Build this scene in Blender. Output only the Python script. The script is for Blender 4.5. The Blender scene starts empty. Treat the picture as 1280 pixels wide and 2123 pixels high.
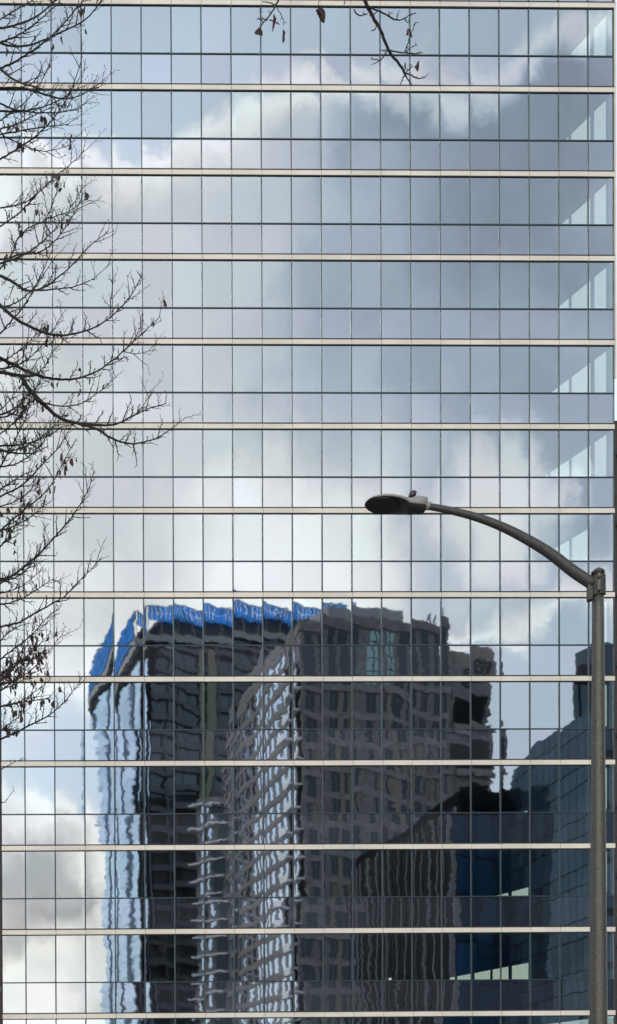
import bpy, bmesh, math, random
from mathutils import Vector, Matrix, Euler
random.seed(7)
scene = bpy.context.scene
col = scene.collection
# ------------------------------------------------------------------ camera
F, VX, VY = 2834.0, -900.0, 2413.0            # focal length and principal point of a 1280 px wide picture
CAM = Vector((0, 0, 1.6))
RX, RY, RZ = -9.09336e-03, 8.36003e-03, -1.88899e-02
ROT = Matrix.Rotation(RZ, 3, 'Z') @ Matrix.Rotation(RY, 3, 'Y') @ Matrix.Rotation(RX, 3, 'X')
cam_data = bpy.data.cameras.new('camera')
cam = bpy.data.objects.new('camera', cam_data); col.objects.link(cam)
cam_data.sensor_fit = 'HORIZONTAL'; cam_data.sensor_width = 36.0
cam_data.lens = F / 1280 * 36
cam_data.shift_x = (640 - VX) / 1280
cam_data.shift_y = (VY - 1061.5) / 1280
cam_data.clip_start = 0.3; cam_data.clip_end = 3000
cam.matrix_world = Matrix.Translation(CAM) @ (ROT @ Matrix.Rotation(math.radians(90), 3, 'X')).to_4x4()
scene.camera = cam
scene.render.resolution_x = 617; scene.render.resolution_y = 1024
# ------------------------------------------------------------------ sun
SUN = Vector((-0.42, -0.78, 0.46)).normalized()      # towards the sun: behind the towers across the street
sd = bpy.data.lights.new('sun', 'SUN'); sd.energy = 1.6; sd.angle = math.radians(6); sd.color = (1, .95, .87)
sun = bpy.data.objects.new('sun', sd); col.objects.link(sun)
sun.rotation_euler = SUN.to_track_quat('Z', 'Y').to_euler(); sun.location = (0, 0, 120)
# ------------------------------------------------------------------ colour management
vs = scene.view_settings
vs.view_transform = 'Standard'; vs.look = 'None'; vs.exposure = 0; vs.gamma = 1; vs.use_curve_mapping = False

def rayd(px, py):
    return ROT @ Vector(((px - VX) / F, 1, (VY - py) / F))
D, X0, Z0, H, M = 68.8686, 24.6838, 57.5407 + 1.6, 4.25487, 1.524
def at(px, py, d):                      # point in front of the camera at depth d
    r = rayd(px, py); return CAM + r * (d / r.y)
def refl(px, py, w):                    # real position of something whose mirror image stands at depth w
    p = at(px, py, w); return Vector((p.x, 2 * D - p.y, p.z))
def at_plane(px, py, p0, n):
    r = rayd(px, py); return CAM + r * ((p0 - CAM).dot(n) / r.dot(n))
# ------------------------------------------------------------------ node helpers
class NT:
    def __init__(s, nt): s.t = nt
    def n(s, typ, **k):
        o = s.t.nodes.new(typ)
        for a, b in k.items():
            if a == 'ins':
                for i, v in b.items():
                    if isinstance(v, bpy.types.NodeSocket): s.t.links.new(v, o.inputs[i])
                    else: o.inputs[i].default_value = v
            else: setattr(o, a, b)
        return o
    def m(s, op, a, b=None, c=None, clamp=False):
        ins = {0: a}
        if b is not None: ins[1] = b
        if c is not None: ins[2] = c
        return s.n('ShaderNodeMath', operation=op, use_clamp=clamp, ins=ins).outputs[0]
    def v(s, op, a, b=None, scale=None):
        ins = {0: a}
        if b is not None: ins[1] = b
        if scale is not None: ins['Scale'] = scale
        o = s.n('ShaderNodeVectorMath', operation=op, ins=ins)
        return o.outputs['Value'] if op in ('DOT_PRODUCT', 'LENGTH') else o.outputs['Vector']
    def noise(s, vec, scale, detail=2, rough=.5, out=0):
        return s.n('ShaderNodeTexNoise', ins={'Vector': vec, 'Scale': scale, 'Detail': detail, 'Roughness': rough}).outputs[out]
    def mixc(s, f, a, b, mode='MIX'):
        o = s.n('ShaderNodeMix', data_type='RGBA', blend_type=mode)
        for i, v in ((0, f), (6, a), (7, b)):
            if isinstance(v, bpy.types.NodeSocket): s.t.links.new(v, o.inputs[i])
            else: o.inputs[i].default_value = v if i == 0 or len(v) == 4 else (*v, 1)
        return o.outputs[2]
    def mr(s, x, a, b, c=0., d=1., smooth=True):
        return s.n('ShaderNodeMapRange', interpolation_type='SMOOTHSTEP' if smooth else 'LINEAR',
                   ins={0: x, 1: a, 2: b, 3: c, 4: d}).outputs[0]
    def link(s, a, b): s.t.links.new(a, b)
# ------------------------------------------------------------------ world: sky with broken cloud
w = bpy.data.worlds.new('World'); scene.world = w; w.use_nodes = True
w.node_tree.nodes.clear(); N = NT(w.node_tree)
sky = N.n('ShaderNodeTexSky', sky_type='NISHITA', sun_disc=False)
sky.sun_elevation = math.asin(SUN.z); sky.sun_rotation = math.atan2(SUN.x, SUN.y)
sky.air_density = 1.2; sky.dust_density = 1.5
d0 = N.n('ShaderNodeTexCoord').outputs['Generated']
d0 = N.v('NORMALIZE', d0)
wa = N.v('SCALE', N.v('SUBTRACT', N.noise(d0, 5, 3, .5, 1), (.5, .5, .5)), scale=.15)
wb = N.v('SCALE', N.v('SUBTRACT', N.noise(d0, 20, 4, .6, 1), (.5, .5, .5)), scale=.06)
dd = N.v('NORMALIZE', N.v('ADD', N.v('ADD', d0, wa), wb))
def sdir(px, py):                      # direction in which the mirror image at this place of the glass looks
    r = rayd(px, py); return Vector((r.x, -r.y, r.z)).normalized()
def blob(px, py, rout, rin, wt):
    c = sdir(px, py)
    dt = N.v('DOT_PRODUCT', dd, tuple(c))
    return N.mr(dt, math.cos(rout / F), math.cos(rin / F), 0, wt)
def addall(l):
    s = l[0]
    for x in l[1:]: s = N.m('ADD', s, x)
    return s
fbm = N.noise(N.v('MULTIPLY', dd, (1, 1, 1.6)), 3.0, 6, .55)
# cloud thickness: broken cloud everywhere, with the banks the photograph shows
thick = addall([N.mr(fbm, .30, .70, .10, .60),
    blob(1300, 560, 580, 400, .75), blob(860, 620, 470, 300, .5), blob(330, 620, 400, 260, .6),
    blob(150, 900, 500, 250, .5), blob(900, 800, 420, 200, .4),
    blob(520, 1060, 300, 100, .4), blob(980, 1090, 180, 40, .45), blob(20, 1800, 220, 60, .5),
    blob(620, -60, 480, 300, -.85), blob(930, -160, 340, 200, -.5), blob(1080, 1400, 330, 120, -.4), blob(120, 40, 330, 120, -.6)])
thick = N.m('MAXIMUM', thick, 0.0)
cover = N.mr(thick, .25, .70)
# brightness of the cloud: lit thin edges, grey thick parts, whiter near the sun's side
edge = N.m('MULTIPLY', N.mr(thick, .28, .62), N.m('SUBTRACT', 1.0, N.mr(thick, .60, 1.15)))
sunny = N.mr(N.v('DOT_PRODUCT', dd, tuple(sdir(-480, 1200))), math.cos(.46), math.cos(.13))
tex = N.mr(N.noise(N.v('MULTIPLY', dd, (1, 1, 1.5)), 7, 5, .5), .3, .7, -.13, .13)
lum = addall([N.m('MULTIPLY', edge, .60), N.m('MULTIPLY', sunny, .80), tex, N.m('ADD', .80, 0.0),
              blob(60, 1820, 120, 40, -.40), blob(150, 1890, 90, 30, -.15), blob(40, 1990, 130, 30, -.30), blob(20, 2110, 160, 60, .5),
              blob(520, 1150, 230, 40, .5), blob(430, 430, 260, 60, .16), blob(200, 420, 330, 100, -.12), blob(820, 560, 260, 80, -.14), blob(990, 1070, 120, 20, .6), blob(1230, 420, 420, 120, -.10), blob(1200, 1000, 400, 100, .12)])
lum = N.m('MAXIMUM', lum, .4)
ccol = N.mixc(N.mr(lum, .6, 1.65), (.86, .99, 1.17), (1.0, .985, .945))
ccol = N.mixc(blob(60, 2050, 420, 80, .8), ccol, (1.06, .99, .86))
cl = N.v('SCALE', ccol, scale=lum)
skyv = N.v('SCALE', sky.outputs[0], scale=.06)
veil = N.v('SCALE', (.80, .86, .93), scale=N.m('ADD', .94, N.m('MULTIPLY', sunny, .5)))
fin = N.mixc(cover, N.v('ADD', skyv, veil), cl)
bg = N.n('ShaderNodeBackground', ins={'Color': fin, 'Strength': 1.0})
wo = N.n('ShaderNodeOutputWorld'); N.link(bg.outputs[0], wo.inputs[0])
# ------------------------------------------------------------------ materials
def mat(name, color, rough=.6, metal=0., var=.15, scale=3., bump=0., spec=.5, bscale=None):
    m = bpy.data.materials.new(name); m.use_nodes = True; t = m.node_tree; t.nodes.clear(); n = NT(t)
    pos = n.n('ShaderNodeNewGeometry').outputs['Position']
    f = n.mr(n.noise(pos, scale, 4, .6), .3, .7)
    c = n.mixc(f, tuple(x * (1 - var) for x in color), tuple(min(1, x * (1 + var)) for x in color))
    b = n.n('ShaderNodeBsdfPrincipled', ins={'Base Color': c, 'Roughness': rough, 'Metallic': metal, 'Specular IOR Level': spec})
    if bump:
        bp = n.n('ShaderNodeBump', ins={'Strength': bump, 'Distance': .02, 'Height': n.noise(pos, bscale or scale * 6, 4, .6)})
        n.link(bp.outputs[0], b.inputs['Normal'])
    o = n.n('ShaderNodeOutputMaterial'); n.link(b.outputs[0], o.inputs[0]); return m
def glass_front(name, tint, trans, opaque=None, amp=1.0):
    """coated facade glass: strong mirror with each pane's own tilt, roller waves and bowing"""
    m = bpy.data.materials.new(name); m.use_nodes = True; t = m.node_tree; t.nodes.clear(); n = NT(t)
    geo = n.n('ShaderNodeNewGeometry'); pos = geo.outputs['Position']
    oi = n.n('ShaderNodeObjectInfo'); sep = n.n('ShaderNodeSeparateColor', ins={0: oi.outputs['Color']})
    obc = n.v('MINIMUM', n.v('MAXIMUM', n.n('ShaderNodeTexCoord').outputs['Object'], (-.5, -.5, -.5)), (.5, .5, .5)); so = n.n('ShaderNodeSeparateXYZ', ins={0: obc})
    seed = n.m('MULTIPLY', sep.outputs[2], 70.)
    sv = n.n('ShaderNodeCombineXYZ', ins={0: seed, 1: seed, 2: seed}).outputs[0]
    p = n.v('ADD', pos, sv)
    a = n.v('SUBTRACT', n.noise(n.v('MULTIPLY', p, (1.0, 1, .55)), .9, 1, .4, 1), (.5, .5, .5))
    b = n.v('SUBTRACT', n.noise(n.v('MULTIPLY', p, (.7, 1, 1.0)), 4.0, 1, .5, 1), (.5, .5, .5))
    ax = n.n('ShaderNodeSeparateXYZ', ins={0: a}); bx = n.n('ShaderNodeSeparateXYZ', ins={0: b})
    def cube(v): return n.m('MULTIPLY', n.m('MULTIPLY', v, v), v)
    nx = addn(n, [n.m('MULTIPLY', n.m('SUBTRACT', sep.outputs[0], .5), .0056 * amp),
                  n.m('MULTIPLY', ax.outputs[0], .0070 * amp), n.m('MULTIPLY', bx.outputs[0], .0034 * amp),
                  n.m('MULTIPLY', cube(so.outputs[0]), .030 * amp)])
    nz = addn(n, [n.m('MULTIPLY', n.m('SUBTRACT', sep.outputs[1], .5), .0030 * amp),
                  n.m('MULTIPLY', ax.outputs[2], .0055 * amp), n.m('MULTIPLY', bx.outputs[2], .0028 * amp),
                  n.m('MULTIPLY', cube(so.outputs[2]), .012 * amp), n.m('MULTIPLY', so.outputs[0], .0026 * amp)])
    pf = n.mr(n.m('FRACT', n.m('MULTIPLY', sep.outputs[2], 13.7)), 0, 1, .45, 1.55, False)
    off = n.n('ShaderNodeCombineXYZ', ins={0: n.m('MULTIPLY', nx, pf), 1: 0., 2: n.m('MULTIPLY', nz, pf)}).outputs[0]
    nor = n.v('NORMALIZE', n.v('ADD', geo.outputs['Normal'], off))
    rnd = n.mr(oi.outputs['Random'], 0, 1, .915, 1.06, False)
    rv = n.m('FRACT', n.m('MULTIPLY', oi.outputs['Random'], 37.7))
    tc = n.v('SCALE', n.mixc(rv, tint, (tint[0] * 1.04, tint[1] * .985, tint[2] * 1.0)), scale=rnd)
    g = n.n('ShaderNodeBsdfGlossy', ins={'Color': tc, 'Roughness': 0.018, 'Normal': nor})
    if opaque:
        e = n.n('ShaderNodeBsdfDiffuse', ins={'Color': (*opaque, 1)})
    else:
        e = n.n('ShaderNodeBsdfTransparent', ins={'Color': (*trans, 1)})
    s = n.n('ShaderNodeAddShader'); n.link(g.outputs[0], s.inputs[0]); n.link(e.outputs[0], s.inputs[1])
    o = n.n('ShaderNodeOutputMaterial'); n.link(s.outputs[0], o.inputs[0]); return m
def addn(n, l):
    s = l[0]
    for x in l[1:]: s = n.m('ADD', s, x)
    return s
def simple_glass(name, tint, refl_w, trans):
    m = bpy.data.materials.new(name); m.use_nodes = True; t = m.node_tree; t.nodes.clear(); n = NT(t)
    g = n.n('ShaderNodeBsdfGlossy', ins={'Color': (*[x * refl_w for x in tint], 1), 'Roughness': 0.0})
    e = n.n('ShaderNodeBsdfTransparent', ins={'Color': (*trans, 1)})
    s = n.n('ShaderNodeAddShader'); n.link(g.outputs[0], s.inputs[0]); n.link(e.outputs[0], s.inputs[1])
    o = n.n('ShaderNodeOutputMaterial'); n.link(s.outputs[0], o.inputs[0]); return m
def tower_glass(name, tint, base, rough=.02, wob=.01, sc=.6):
    m = bpy.data.materials.new(name); m.use_nodes = True; t = m.node_tree; t.nodes.clear(); n = NT(t)
    geo = n.n('ShaderNodeNewGeometry')
    off = n.v('SCALE', n.v('SUBTRACT', n.noise(geo.outputs['Position'], sc, 2, .5, 1), (.5, .5, .5)), scale=wob)
    nor = n.v('NORMALIZE', n.v('ADD', geo.outputs['Normal'], off))
    g = n.n('ShaderNodeBsdfGlossy', ins={'Color': (*tint, 1), 'Roughness': rough, 'Normal': nor})
    oi = n.n('ShaderNodeObjectInfo')
    bc = n.mixc(oi.outputs['Random'], tuple(x * .6 for x in base), tuple(x * 1.7 for x in base))
    e = n.n('ShaderNodeBsdfDiffuse', ins={'Color': bc})
    s = n.n('ShaderNodeAddShader'); n.link(g.outputs[0], s.inputs[0]); n.link(e.outputs[0], s.inputs[1])
    o = n.n('ShaderNodeOutputMaterial'); n.link(s.outputs[0], o.inputs[0]); return m
M_ = {}
M_['vision'] = glass_front('vision_glass', (.405, .457, .485), (.46, .50, .49))
M_['spandrel'] = glass_front('spandrel_glass', (.42, .457, .495), None, (.012, .014, .017))
M_['clear'] = simple_glass('pane_back', (1, 1, 1), 0.02, (.98, .98, .98))
M_['side'] = simple_glass('side_glass', (.8, 1, .95), 0.12, (.76, .77, .69))
M_['cream'] = mat('cream_metal', (.56, .525, .465), .45, 0, .10, .35)
M_['mullion'] = mat('mullion_metal', (.030, .052, .065), .4, .3, .15)
M_['gasket'] = mat('gasket', (.02, .022, .025), .8)
M_['ceiling'] = mat('office_ceiling', (.13, .145, .16), .8, 0, .05)
M_['core'] = mat('office_core', (.10, .10, .11), .8)
M_['post'] = mat('side_post', (.16, .19, .22), .5)
M_['dark'] = mat('dark_brick', (.035, .026, .024), .85, 0, .3, 6)
M_['darkconc'] = mat('dark_concrete', (.07, .072, .08), .8, 0, .25, 1)
M_['asphalt'] = mat('asphalt', (.05, .05, .052), .9, 0, .2, 2, .3)
M_['pave'] = mat('pavement', (.28, .27, .26), .85, 0, .12, 1.2, .2)
M_['ground'] = mat('ground', (.16, .15, .14), .9, 0, .2, .1)
M_['white_line'] = mat('road_paint', (.75, .75, .72), .7)
M_['steel'] = mat('galvanised_steel', (.060, .056, .050), .36, .5, .38, 50, .35, bscale=90)
M_['armsteel'] = mat('arm_steel', (.030, .031, .029), .55, .3, .35, 30, .3, bscale=80)
M_['housing'] = mat('lamp_housing', (.19, .188, .18), .5, .1, .15, 12)
M_['under'] = mat('lamp_underside', (.016, .017, .018), .5, 0, .3, 30)
M_['black'] = mat('black_plastic', (.008, .008, .009), .3)
M_['bark'] = mat('bark', (.016, .013, .011), .9, 0, .4, 40, .4)
M_['leaf'] = mat('dead_leaf', (.024, .013, .009), .8, 0, .5, 30)
M_['leaf_red'] = mat('dead_leaf_red', (.055, .014, .010), .8, 0, .4, 30)
M_['stone'] = mat('tower_stone', (.165, .155, .16), .85, 0, .3, 1.6)
M_['stone_light'] = mat('tower_stone_pale', (.215, .20, .20), .85, 0, .3, 1.6)
M_['stone_tan'] = mat('tower_stone_tan', (.22, .19, .16), .85, 0, .12, .8)
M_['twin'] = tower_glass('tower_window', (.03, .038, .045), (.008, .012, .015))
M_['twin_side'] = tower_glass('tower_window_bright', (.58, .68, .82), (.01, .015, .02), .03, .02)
M_['twin_green'] = tower_glass('tower_window_green', (.10, .14, .14), (.10, .17, .17))
M_['bt_glass'] = tower_glass('dark_tower_glass', (.06, .07, .075), (.03, .038, .042))
M_['bt_slab'] = mat('dark_tower_slab', (.085, .095, .105), .7)
M_['bt_olive'] = mat('olive_panel', (.20, .21, .145), .7)
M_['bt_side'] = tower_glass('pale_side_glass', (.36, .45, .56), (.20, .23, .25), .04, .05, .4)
M_['bt_blue'] = tower_glass('blue_cladding', (.05, .12, .22), (.01, .18, .60), .1)
M_['bt_grey'] = mat('grey_parapet', (.30, .30, .32), .7)
M_['balc'] = mat('white_balcony', (.75, .78, .82), .5)
M_['fin'] = mat('dark_fin', (.030, .034, .038), .7, 0, .45, 1.5, spec=.1)
M_['navy'] = tower_glass('navy_glass', (.06, .10, .15), (.02, .07, .15))
M_['slate'] = tower_glass('slate_panel', (.03, .042, .055), (.014, .026, .040))
M_['jamb'] = mat('black_wall', (.012, .013, .016), .8, spec=0.)
# ------------------------------------------------------------------ object helpers
_cubes = {}
CUBE_V = [(-.5, -.5, -.5), (.5, -.5, -.5), (.5, .5, -.5), (-.5, .5, -.5), (-.5, -.5, .5), (.5, -.5, .5), (.5, .5, .5), (-.5, .5, .5)]
CUBE_F = [(0, 1, 5, 4), (1, 2, 6, 5), (2, 3, 7, 6), (3, 0, 4, 7), (4, 5, 6, 7), (3, 2, 1, 0)]
def cube_mesh(m, m2=None):
    k = (m, m2)
    if k not in _cubes:
        me = bpy.data.meshes.new('box_' + m); me.from_pydata(CUBE_V, [], CUBE_F)
        me.materials.append(M_[m])
        if m2:
            me.materials.append(M_[m2])
            for i, p in enumerate(me.polygons): p.material_index = 0 if i == 0 else 1
        _cubes[k] = me
    return _cubes[k]
def link(o, parent):
    col.objects.link(o)
    if parent is not None: o.parent = parent
    return o
def base_of(p):
    b = Vector((0, 0, 0))
    while p is not None: b = b + p.location; p = p.parent
    return b
def box(name, parent, m, c, s, rz=0., m2=None):
    o = bpy.data.objects.new(name, cube_mesh(m, m2))
    o.location = Vector(c) - base_of(parent); o.scale = s; o.rotation_euler = (0, 0, rz)
    return link(o, parent)
def thing(name, label, cat, loc, group=None):
    o = bpy.data.objects.new(name, None); o.location = loc; o.empty_display_size = .2
    o['label'] = label; o['category'] = cat
    if group: o['group'] = group
    return link(o, None)
def meshobj(name, parent, m, verts, faces, smooth=False, mats=None, fm=None):
    me = bpy.data.meshes.new(name); b = base_of(parent)
    me.from_pydata([Vector(v) - b for v in verts], [], faces)
    for x in ([m] if not mats else mats): me.materials.append(M_[x])
    if fm:
        for p, i in zip(me.polygons, fm): p.material_index = i
    if smooth:
        for p in me.polygons: p.use_smooth = True
    me.update()
    bm = bmesh.new(); bm.from_mesh(me); bmesh.ops.recalc_face_normals(bm, faces=bm.faces); bm.to_mesh(me); bm.free()
    o = bpy.data.objects.new(name, me); return link(o, parent)
def struct(name, m, verts, faces):
    o = meshobj(name, None, m, verts, faces); o['kind'] = 'structure'; return o
def tube_geo(V, Fc, pts, rad, seg=6):
    """append a tapered tube through pts to the vertex / face lists"""
    base = len(V); n = len(pts); up = Vector((0.31, 0.95, 0.1))
    for i, p in enumerate(pts):
        t = (pts[min(i + 1, n - 1)] - pts[max(i - 1, 0)]).normalized()
        a = t.cross(up)
        if a.length < .05: a = t.cross(Vector((1, 0, 0)))
        a.normalize(); b = t.cross(a)
        r = rad[i]
        for k in range(seg):
            q = 2 * math.pi * k / seg
            V.append(p + a * (math.cos(q) * r) + b * (math.sin(q) * r))
    for i in range(n - 1):
        for k in range(seg):
            k2 = (k + 1) % seg
            Fc.append((base + i * seg + k, base + i * seg + k2, base + (i + 1) * seg + k2, base + (i + 1) * seg + k))
    Fc.append(tuple(base + k for k in range(seg))); Fc.append(tuple(base + (n - 1) * seg + k for k in reversed(range(seg))))
def tube(name, parent, m, pts, rad, seg=12, smooth=True):
    V, Fc = [], []; tube_geo(V, Fc, [Vector(p) for p in pts], rad, seg)
    return meshobj(name, parent, m, V, Fc, smooth)
def smooth_pts(p, n=4):
    """Catmull-Rom through the points (tuples of any length)"""
    out = []
    for i in range(len(p) - 1):
        a, b, c, d = p[max(i - 1, 0)], p[i], p[i + 1], p[min(i + 2, len(p) - 1)]
        for k in range(n):
            t = k / n
            out.append(tuple(.5 * (2 * b[j] + (c[j] - a[j]) * t + (2 * a[j] - 5 * b[j] + 4 * c[j] - d[j]) * t * t
                             + (3 * b[j] - a[j] - 3 * c[j] + d[j]) * t ** 3) for j in range(len(b))))
    out.append(tuple(p[-1])); return out
def prism(name, parent, m, foot, z0, z1):
    n = len(foot)
    V = [(x, y, z0) for x, y in foot] + [(x, y, z1) for x, y in foot]
    Fc = [(i, (i + 1) % n, n + (i + 1) % n, n + i) for i in range(n)] + [tuple(range(n, 2 * n)), tuple(reversed(range(n)))]
    return meshobj(name, parent, m, V, Fc)

# ================================================================== GROUND
def sheet(name, m, x0, x1, y0, y1, z):
    return struct(name, m, [(x0, y0, z), (x1, y0, z), (x1, y1, z), (x0, y1, z)], [(0, 1, 2, 3)])
sheet('ground', 'ground', -1500, 1500, -1500, 1500, -.16)
sheet('road', 'asphalt', -300, 300, 20, 52, -.12)
def kerb(name, x0, x1, y0, y1):
    o = meshobj(name, None, 'pave', [(x0, y0, -.15), (x1, y0, -.15), (x1, y1, -.15), (x0, y1, -.15), (x0, y0, 0), (x1, y0, 0), (x1, y1, 0), (x0, y1, 0)], CUBE_F)
    o['kind'] = 'structure'
kerb('pavement', -300, 300, 52, D - .3); kerb('pavement', -300, 75, -12, 20)
for k in range(-8, 9):
    o = sheet('lane_marking', 'white_line', k * 12, k * 12 + 3, 35.9, 36.05, -.116)

# ================================================================== GLASS OFFICE BUILDING
XL = X0 - .81 * M; XR = X0 + (19 + .87) * M
HV, HS, HB = 2.404, 1.5625, .2885                       # vision pane, spandrel pane, band
bld = thing('glass_office_building', 'office block of mirrored glass with cream floor bands, reflecting clouds and towers', 'building', ((XL + XR) / 2, D, 0))
edges = [XL] + [X0 + k * M for k in range(20)] + [XR]
def pane(name, x0, x1, z0, z1, m, i_, j_):
    o = box(name, bld, m, ((x0 + x1) / 2, D + .012, (z0 + z1) / 2), (x1 - x0 - .02, .024, z1 - z0 - .02), 0, 'clear' if m == 'vision' else 'gasket')
    o.color = (random.random(), random.random(), random.random(), 1)
    if (i_, j_) in ((3, 7),) or ((i_, j_) == (3, 8) and m == 'vision'): o.color = (.5 + .0066 / .0056, .5, .0365, 1)
    return o
def add_box_geo(V, Fc, c, s):
    b = len(V)
    for v in CUBE_V: V.append((c[0] + v[0] * s[0], c[1] + v[1] * s[1], c[2] + v[2] * s[2]))
    for f in CUBE_F: Fc.append(tuple(b + i for i in f))
exV, exF, exS, exSF, exB, exBF, exM, exMF = [], [], [], [], [], [], [], []
for j in range(-1, 14):
    zt = Z0 - j * H                                     # top of the vision panes of this floor
    zm = zt - HV; zb = zm - HS                          # transom, top of the band below
    inview = 0 <= j <= 11
    for i in range(21):
        a, b = edges[i], edges[i + 1]
        if inview:
            pane('vision_pane', a, b, zm, zt, 'vision', i, j)
            pane('spandrel_pane', a, b, zb, zm, 'spandrel', i, j)
            box('band_panel', bld, 'cream', ((a + b) / 2, D - .03 + random.uniform(-.004, .004), zb - HB / 2 - .004 + random.uniform(-.002, .002)), (b - a - .024, .07, HB - .052))
        else:
            add_box_geo(exV, exF, ((a + b) / 2, D + .012, (zm + zt) / 2), (b - a - .02, .024, HV - .02))
            add_box_geo(exS, exSF, ((a + b) / 2, D + .012, (zb + zm) / 2), (b - a - .02, .024, HS - .02))
            if zb - HB > 0.2: add_box_geo(exB, exBF, ((a + b) / 2, D - .03, zb - HB / 2), (b - a - .024, .07, HB - .052))
    for i in range(22):
        x = edges[i]; wd = .040
        if i == 0: x += wd / 2
        if i == 21: x -= wd / 2
        if inview: box('mullion', bld, 'mullion', (x, D - .004, (zb + zt) / 2), (wd, .07, HV + HS - .03))
        else: add_box_geo(exM, exMF, (x, D - .004, (zb + zt) / 2), (wd, .07, HV + HS - .03))
    L = XR - XL; cx = (XL + XR) / 2
    box('transom', bld, 'mullion', (cx, D - .008, zm), (L, .066, .052))
    box('transom', bld, 'gasket', (cx, D - .010, zt - .004), (L + .02, .075, .036))
    box('transom', bld, 'gasket', (cx, D - .014, zb), (L + .02, .122, .052))
    box('band_backing', bld, 'gasket', (cx, D + .045, zb - HB / 2), (L, .06, HB))
    # inside: ceiling slab, side wall with its own glass, posts
    zs = zt + HB + .5
    box('floor_slab', bld, 'ceiling', (cx + .1, D + 15.1, (zt + zs) / 2 - .012), (L - .3, 29.8, zs - zt))
    if 0 <= j <= 11:
        y = D + .25
        box('corner_post', bld, 'post', (XR - .1, D + .17, (zm + zt) / 2 - .02), (.18, .18, HV))
        posts = [D + 1.28 + 1.524 * k for k in range(0, 18)]
        prev = D + .26
        clear = {6: (1.5, 4.4), 7: (0, .5), 8: (0, .5), 9: (6., 7.), 10: (5.9, 9.2), 11: (5.9, 12.5)}.get(j, (0, 20))
        for k, q in enumerate(posts[:12]):
            wp = .22 if k % 4 == 0 else .14
            box('side_post', bld, 'post', (XR - .1, q, (zm + zt) / 2 - .02), (.05, wp, HV))
            y0, y1 = prev, q - wp / 2
            cuts = [y0] + [D + c for c in clear + ((.5,) if j >= 6 else ()) if y0 < D + c < y1] + [y1]
            cuts.sort()
            for a, b in zip(cuts, cuts[1:]):
                m_ = (a + b) / 2 - D
                op = clear[0] <= m_ <= clear[1] or (m_ < .5 and j >= 7)
                box('side_pane' if op else 'drawn_blind', bld, 'side' if op else 'post', (XR - .1, (a + b) / 2, (zm + zt) / 2), (.02, b - a, HV - .02))
            prev = q + wp / 2
        if j >= 9: box('bulkhead', bld, 'post', (XR - .22, D + 8.2, zt - (.42, .42, .38)[j - 9]), (.1, 15.0, (.84, .84, .76)[j - 9]))
        box('side_spandrel', bld, 'post', (XR - .08, D + 9.2, zb + HS / 2), (.12, 18, HS + .5))
        box('side_wall', bld, 'core', (XR - .1, D + 24.3, zt - H / 2 + .6), (.2, 11.4, H - .9))
zc = Z0 + H + .3
box('core_wall', bld, 'core', (XL + 9.5, D + 19.5, zc / 2), (18, 13, zc))
box('rear_wall', bld, 'core', (cx, D + 30.2, zc / 2), (L, .4, zc + .5))
box('left_wall', bld, 'core', (XL + .2, D + 15.2, zc / 2), (.2, 29.4, zc + .5))
box('roof', bld, 'ceiling', (cx, D + 15.2, zc + .75), (L, 30, .6))
for V, Fc, m, nm in ((exV, exF, 'vision', 'vision_pane'), (exS, exSF, 'spandrel', 'spandrel_pane'), (exB, exBF, 'cream', 'band_panel'), (exM, exMF, 'mullion', 'mullion')):
    o = meshobj(nm, bld, m, V, Fc); o['kind'] = 'stuff'
box('pale_sky_strip', bld, 'cream', (XR + .07, D + .05, (Z0 + H + 40.5) / 2), (.10, .16, Z0 + H - 40.5))  # added cream strip, stands in for bright pale sky beyond the corner
# neighbours at either edge
nb = thing('dark_neighbour_building', 'dark brown brick building hard against the left edge of the glass facade', 'building', (17, D + 3, 0))
prism('wall', nb, 'dark', [(8, D - .12), (XL - .04, D - .12), (XL - .04, D + 20), (8, D + 20)], 0, 46)
for k in range(9):
    box('wall_cap', nb, 'darkconc', (15.7, D - .14, 5 + k * 4.6), (15.3, .1, .25))
p1 = at(1274.5, 872, D + 14); p2 = at(1276.5, 872, D + 40)
rb = thing('dark_tower_block', 'dark tower block glimpsed behind the right edge of the glass facade', 'building', (p1.x + 8, p1.y + 8, 0))
prism('wall', rb, 'dark', [(p1.x, p1.y), (p1.x + 14, p1.y), (p2.x + 14, p2.y), (p2.x, p2.y)], 0, p1.z)
for k in range(12):
    box('ledge', rb, 'darkconc', (p1.x + 6.9, p1.y - .2, p1.z - 2 - k * 4.3), (13.7, .5, .25))

# ================================================================== TOWERS ACROSS THE STREET (seen in the glass)
class Face:
    """a vertical wall from A to B (plan points); n points out of the building"""
    def __init__(s, A, B, out):
        s.A = Vector((A[0], A[1], 0)); s.B = Vector((B[0], B[1], 0)); s.L = (s.B - s.A).length
        s.u = (s.B - s.A).normalized(); s.n = Vector((s.u.y, -s.u.x, 0))
        if s.n.dot(Vector((out[0], out[1], 0))) < 0: s.n = -s.n
        s.rz = math.atan2(s.u.y, s.u.x)
    def box(s, name, parent, m, u0, u1, z0, z1, d0, d1):
        c = s.A + s.u * ((u0 + u1) / 2) + s.n * ((d0 + d1) / 2)
        return box(name, parent, m, (c.x, c.y, (z0 + z1) / 2), (u1 - u0, abs(d1 - d0), z1 - z0), s.rz)
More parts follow.
